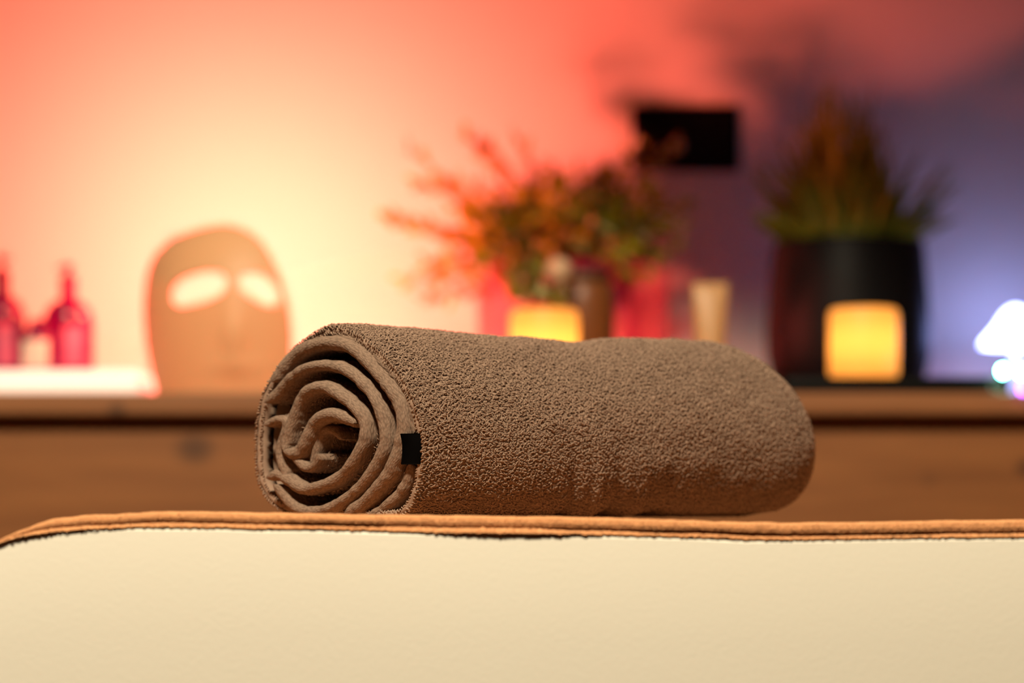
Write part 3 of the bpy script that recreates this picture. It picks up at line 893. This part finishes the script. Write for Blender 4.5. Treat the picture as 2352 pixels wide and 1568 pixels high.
plant = thing('potted_plant', 'bushy feathery-leaved plant in a wide crimson glass vase behind the left candle', 'plant', pc, 'potted plants on the sideboard')
lathe('vase', [(pr * 0.90, 0.0), (pr * 0.93, 0.004), (pr * 0.98, ph * 0.5), (pr, ph)], pc, M_pot1, plant, 64, cap=False)
lathe('vase_bottom', [(pr * 0.2, 0.0005), (pr * 0.90, 0.002), (pr * 0.90, 0.006), (pr * 0.2, 0.007)], pc, M_pot1, plant, 64)
r2 = np.random.default_rng(42)
stems = []
def frond(tip_px, tip_py, Y, base_dx=0.0, sag=0.35):
    tip = np.array(P(tip_px, tip_py, Y)); b = np.array([pc[0] + base_dx, pc[1] + r2.uniform(-.04, .04), ZT + ph - 0.05])
    t = np.linspace(0, 1, 12)[:, None]
    mid = (b + tip) / 2 + np.array([0, 0, 0.06 * sag + 0.02])
    mid[:2] = b[:2] * 0.6 + tip[:2] * 0.4
    return (1 - t) ** 2 * b + 2 * t * (1 - t) * mid + t ** 2 * tip
for tp in [(878, 500, 3.33), (905, 515, 3.40), (938, 345, 3.36), (960, 420, 3.28), (1010, 395, 3.36), (1065, 300, 3.35), (1100, 330, 3.44), (1180, 310, 3.36), (1205, 345, 3.28), (925, 640, 3.30),
           (965, 690, 3.32), (1000, 640, 3.36), (970, 600, 3.26), (1260, 370, 3.40), (1330, 395, 3.33), (1400, 360, 3.42), (1470, 330, 3.36), (1560, 330, 3.40), (1590, 465, 3.36), (1570, 520, 3.30),
           (1530, 590, 3.33), (1500, 430, 3.28), (1480, 620, 3.26), (1440, 560, 3.22), (1025, 470, 3.3), (1090, 430, 3.3), (990, 540, 3.34), (1040, 575, 3.37), (1062, 600, 3.40), (1075, 560, 3.34), (1095, 598, 3.37), (1050, 545, 3.42), (1030, 600, 3.38), (1085, 520, 3.40), (1110, 575, 3.3), (1500, 540, 3.44), (1480, 500, 3.46), (1530, 470, 3.42)]:
    stems.append(frond(tp[0], tp[1], tp[2], r2.uniform(-.07, .07)))
for i in range(120):
    a = r2.uniform(0, 2 * PI); rr = math.sqrt(r2.uniform(0.02, 1))
    tx = 1290 + 270 * rr * math.cos(a); ty = 540 - 175 * r2.uniform(0, 1) * (1 - 0.55 * rr ** 2) + 90 * (r2.uniform() < 0.35) * r2.uniform(0.2, 1)
    stems.append(frond(tx, ty, 3.36 + 0.13 * math.sin(a) * rr, r2.uniform(-.08, .08)))
# drooping fronds in front of the pot, down to the candle
droops = []
for (x0, y0, x1, y1, x2, y2, Y0, Y1) in [(1165, 585, 1165, 660, 1225, 672, 3.20, 3.05), (1240, 560, 1215, 640, 1232, 668, 3.20, 3.06), (1185, 570, 1185, 660, 1285, 680, 3.20, 3.045), (1215, 590, 1190, 680, 1265, 678, 3.18, 3.05),
                                         (1380, 560, 1430, 590, 1450, 640, 3.22, 3.20), (1140, 570, 1110, 600, 1095, 640, 3.2, 3.2), (1180, 580, 1170, 650, 1195, 690, 3.2, 3.11)]:
    a, b, c_ = np.array(P(x0, y0, Y0)), np.array(P(x1, y1, (Y0 + Y1) / 2)), np.array(P(x2, y2, Y1))
    t = np.linspace(0, 1, 12)[:, None]
    droops.append((1 - t) ** 2 * a + 2 * t * (1 - t) * b + t ** 2 * c_)
LV, LF = leaf_cluster(stems, 0.036, 0.0095, 0.0058, 51)
for k in range(26):                                  # bare stalks standing in the vase
    a = k * 2.4; q = 0.035 + 0.03 * (k % 3) / 2
    droops.append(np.linspace([pc[0] + q * math.cos(a) * 0.8, pc[1] + q * math.sin(a) * 0.8, ZT + 0.012], [pc[0] + q * 0.9 * math.cos(a + .4), pc[1] + q * 0.9 * math.sin(a + .4), ZT + ph - 0.045], 12))
LV2, LF2 = leaf_cluster(droops[:7], 0.026, 0.010, 0.0045, 52, 0.8)
LV3, LF3 = leaf_cluster(droops[:4], 0.036, 0.017, 0.008, 53, 0.4)
AV, AF = join([(LV, LF), (LV2, LF2), (LV3, LF3)])
mesh_np('foliage', AV, AF, M_leaf, plant, smooth=False)
tv, tf, off = [], [], 0
for s_ in stems + droops:
    v, f = tube_arrays(s_, np.linspace(0.0022, 0.0008, len(s_)), 5, off); tv.append(v); tf.append(f); off += len(v)
mesh_np('stems', np.vstack(tv), np.vstack(tf), M_stem, plant)

# ------------------------------------------------------------------ brown jar and ball-topped bottle
M_jar = mat_translucent('brown_glass', (0.20, 0.065, 0.018), (0.3, 0.08, 0.02), 0.15, 0.04, 0.4)
cj = (xat(1340, 3.165), 3.165, ZT); rj = 0.0415; hj = zat(640, 3.165) - ZT
jar = thing('brown_jar', 'tall brown glass jar between the left candle and the crimson vase', 'jar', cj)
lathe('jar_body', [(rj * .93, 0), (rj, 0.004), (rj, hj - 0.03), (rj * .96, hj - 0.014), (rj * 0.82, hj - 0.006), (rj * 0.80, hj - 0.004)], cj, M_jar, jar)
lathe('jar_lid', [(rj * .86, hj - 0.0045), (rj * .88, hj + 0.004), (rj * .84, hj + 0.008)], cj, mat_basic('brown_lid', (0.07, 0.03, 0.012), 0.5), jar)
cb = (xat(1284, 3.085), 3.085, ZT)
bb = thing('stopper_bottle', 'slim bottle with pale round ball stopper rising behind the left candle', 'bottle', cb)
zb_ = zat(622, 3.085) - ZT
lathe('bottle_body', [(0.018, 0), (0.0195, 0.003), (0.0195, zb_ - 0.062), (0.0165, zb_ - 0.050), (0.0115, zb_ - 0.032), (0.0105, zb_ - 0.016)], cb, mat_translucent('smoky_glass', (0.30, 0.16, 0.085), (0.4, 0.2, 0.1), 0.15, 0.03, 0.5), bb, 32)
rb = 0.0170
lathe('ball_stopper', [(rb * math.sin(a), zb_ - rb * math.cos(a)) for a in np.linspace(0.25, PI - 0.01, 18)], cb, mat_basic('pale_wood_ball', (0.50, 0.33, 0.20), 0.55, 0.3, noise=0.06), bb, 32)

# ------------------------------------------------------------------ cosmetic tube standing on its cap
ct = (xat(1631, 3.06), 3.06, ZT)
tb = thing('cosmetic_tube', 'beige cosmetic tube standing on its cap on the sideboard', 'tube', ct)
ht = zat(650, 3.06) - ZT
M_tube = mat_basic('beige_plastic', (0.52, 0.28, 0.12), 0.45, 0.4, noise=0.03)
n = 40; a = np.arange(n) / n * 2 * PI
secs = []
for t in np.linspace(0, 1, 12):
    z = 0.022 + (ht - 0.022) * t
    rx = 0.0175 + (0.0228 - 0.0175) * t; ry = 0.0175 * (1 - t ** 2.2) + 0.0012
    secs.append(np.stack([ct[0] + rx * np.cos(a), ct[1] + ry * np.sin(a), np.full(n, ZT + z)], -1))
mesh_np('tube_body', np.vstack(secs), [grid_faces(12, n, close_v=True)[:, ::-1], np.array([list(range(11 * n, 12 * n))])], M_tube, tb)
lathe('tube_cap', [(0.0158, 0), (0.0165, 0.002), (0.0168, 0.0215), (0.0160, 0.0225)], ct, mat_basic('tan_cap', (0.55, 0.30, 0.14), 0.4), tb, 32)

# ------------------------------------------------------------------ tall grass in the black pot
GY = 3.37
M_pot2 = mat_basic('black_glazed_pot', (0.006, 0.005, 0.006), 0.5, 0.12)
gc = (xat(1948, GY), GY, TZ)
gr = 182 * GY / FPX
gh = zat(560, GY) - TZ
grass = thing('potted_grass', 'tall spiky grass plant in a glossy black pot on the black tray', 'plant', gc, 'potted plants on the sideboard')
lathe('pot', [(gr * 0.86, 0.0), (gr * 0.93, 0.004), (gr * 1.03, gh * 0.25), (gr * 1.04, gh * 0.42), (gr * 1.0, gh * 0.7), (gr * 0.95, gh - 0.004), (gr * 0.935, gh), (gr * 0.89, gh - 0.003), (gr * 0.87, gh - 0.02), (0.0, gh - 0.021)], gc, M_pot2, grass, 64)
lathe('soil', [(gr * 0.865, gh - 0.020), (gr * 0.4, gh - 0.014), (0.001, gh - 0.012)], gc, M_soil, grass, 40, cap=False)
M_blade = mat_translucent('grass_blades', (0.23, 0.26, 0.018), (0.17, 0.18, 0.015), 0.3, 0.03, 0.5, noise=0.4)
r3 = np.random.default_rng(77)
Vs, Fs, off = [], [], 0
def blade(b, tip, wd, bend):
    global off
    t = np.linspace(0, 1, 9)[:, None]
    mid = b * 0.55 + tip * 0.45; mid[2] = b[2] + (tip[2] - b[2]) * (0.55 + bend)
    p = (1 - t) ** 2 * b + 2 * t * (1 - t) * mid + t ** 2 * tip
    d = tip - b; sd = np.cross(d, r3.normal(0, 1, 3) * 0.35 + np.array([0, 1, 0])); sd /= np.linalg.norm(sd) + 1e-9
    ww = wd * np.clip(np.minimum(1, 0.55 + t * 1.2) * (1 - t ** 2.5), 0.03, 1)
    fold = np.cross(d / np.linalg.norm(d), sd)
    V = np.concatenate([(p - sd * ww * .5)[:, None], (p + fold * ww * 0.18)[:, None], (p + sd * ww * .5)[:, None]], 1).reshape(-1, 3)
    Vs.append(V); Fs.append(grid_faces(9, 3, off=off)); off += len(V)
for i in range(320):
    a = r3.uniform(0, 2 * PI); rr = math.sqrt(r3.uniform(0, 1)) * gr * 0.75
    b = np.array([gc[0] + rr * math.cos(a), gc[1] + rr * math.sin(a), TZ + gh - 0.016])
    g = r3.normal(0, 1)
    tx = 1930 + 150 * g + (b[0] - gc[0]) * 900
    cen_top = 165 + 190 * min(1.0, abs(tx - 1915) / 190.0) ** 1.2
    ty = cen_top + 300 * r3.uniform(0, 1) ** 1.5
    tx = min(max(tx, 1725), 2215); ty = min(ty, 500)
    tip = np.array(P(tx, ty, GY + r3.normal(0, 0.05)))
    blade(b, tip, r3.uniform(0.005, 0.009), r3.uniform(-0.02, 0.10))
for (bx, tx, ty, Y) in [(1985, 2035, 430, 3.29), (2060, 2195, 390, 3.39), (2050, 2180, 360, 3.43), (2040, 2160, 410, 3.35), (2065, 2205, 430, 3.45), (2030, 2120, 330, 3.39), (2045, 2150, 400, 3.45), (2070, 2170, 460, 3.39),
                        (1850, 1745, 420, 3.39), (1860, 1760, 470, 3.35), (1845, 1740, 520, 3.39), (1900, 1900, 150, 3.39), (1915, 1920, 160, 3.43), (1890, 1880, 185, 3.39), (1960, 2010, 180, 3.39)]:
    blade(np.array([xat(bx, GY), GY + r3.uniform(-.06, .03) if Y > 3.31 else GY - 0.07, TZ + gh - 0.016]), np.array(P(tx, ty, Y)), 0.0095, 0.05)
mesh_np('grass_blades', np.vstack(Vs), np.vstack(Fs), M_blade, grass)

# ------------------------------------------------------------------ black wall screen
M_black = mat_basic('black_screen', (0.004, 0.004, 0.004), 0.6, 0.05)
a_, b_ = P(1452, 393, WY - .012), P(1700, 240, WY - .012)
scr = thing('wall_screen', 'small black rectangular screen mounted on the wall between the two plants', 'screen', ((a_.x + b_.x) / 2, WY, (a_.z + b_.z) / 2))
box('screen_frame', (a_.x, WY - .006, a_.z), (b_.x, WY - 0.0005, b_.z), M_black, scr, 0.004, 3)
box('display_panel', (a_.x + .007, WY - .0072, a_.z + .007), (b_.x - .007, WY - .0058, b_.z - .007), mat_basic('black_glass', (0.003, 0.003, 0.0035), 0.5, 0.08), scr)

# ------------------------------------------------------------------ small white lamp and string of coloured lights at the right
BY = 3.48
lx = xat(2332, BY)
zs0, zs1 = zat(793, BY), zat(706, BY)
M_cool = mat_basic('frosted_white', (0.75, 0.75, 0.78), 0.4, 0.4)
tl = thing('table_lamp', 'small bright white cone-shaded lamp at the right edge of the sideboard', 'lamp', (lx, BY, ZT))
lathe('lamp_base', [(0.030, 0), (0.032, 0.003), (0.028, 0.008), (0.005, 0.014), (0.004, zs0 - ZT + 0.01)], (lx, BY, ZT), M_cool, tl, 32)
sr = 78 * BY / FPX
hs = zs1 - zs0
lathe('lamp_shade', [(sr, zs0 - ZT), (sr * 0.93, zs0 - ZT + hs * 0.12), (sr * 0.60, zs0 - ZT + hs * 0.45), (sr * 0.34, zs0 - ZT + hs * 0.82), (sr * 0.15, zs0 - ZT + hs * 0.97), (0.001, zs1 - ZT)], (lx, BY, ZT), mat_emit('cool_glow', (0.36, 0.42, 1.0), 17.5), tl, 40)
fl = thing('string_lights', 'string of tiny coloured lights trailing over the sideboard edge beside the white lamp', 'string lights', (xat(2330, 2.95), 2.95, ZT))
pts = np.array([P(2420, 800, 3.10), P(2385, 900, 3.02), P(2345, 862, 2.98), P(2303, 862, 2.96), P(2275, 885, 2.955), P(2300, 905, 2.94), P(2335, 903, 2.925), P(2348, 905, 2.92), P(2375, 940, 2.918), P(2410, 960, 2.918)])
pts[:, 2] = np.where(pts[:, 1] > 2.935, np.maximum(pts[:, 2], ZT + 0.0012), pts[:, 2])
wire = catmull(pts, 60)
wv, wf = tube_arrays(wire, 0.0009, 6)
mesh_np('wire', wv, wf, mat_basic('clear_wire', (0.3, 0.3, 0.3), 0.4), fl)
for (x, y, Y, col_, st_) in [(2303, 852, 2.96, (0.10, 1.0, 0.62), 170), (2347, 854, 2.97, (0.75, 0.7, 1.0), 120), (2349, 893, 2.922, (0.55, 0.12, 1.0), 14)]:
    bm = bmesh.new(); bmesh.ops.create_uvsphere(bm, u_segments=14, v_segments=10, radius=0.0042, matrix=Matrix.Translation(P(x, y, Y)) @ Matrix.Diagonal((1, 1, 1.3, 1)))
    b = mesh_bm('bulb', bm, mat_emit('bulb_glow', col_, st_), fl)
    b['label'] = {0.10: 'green glowing bulb', 0.75: 'white glowing bulb', 0.55: 'violet glowing bulb'}[col_[0]]
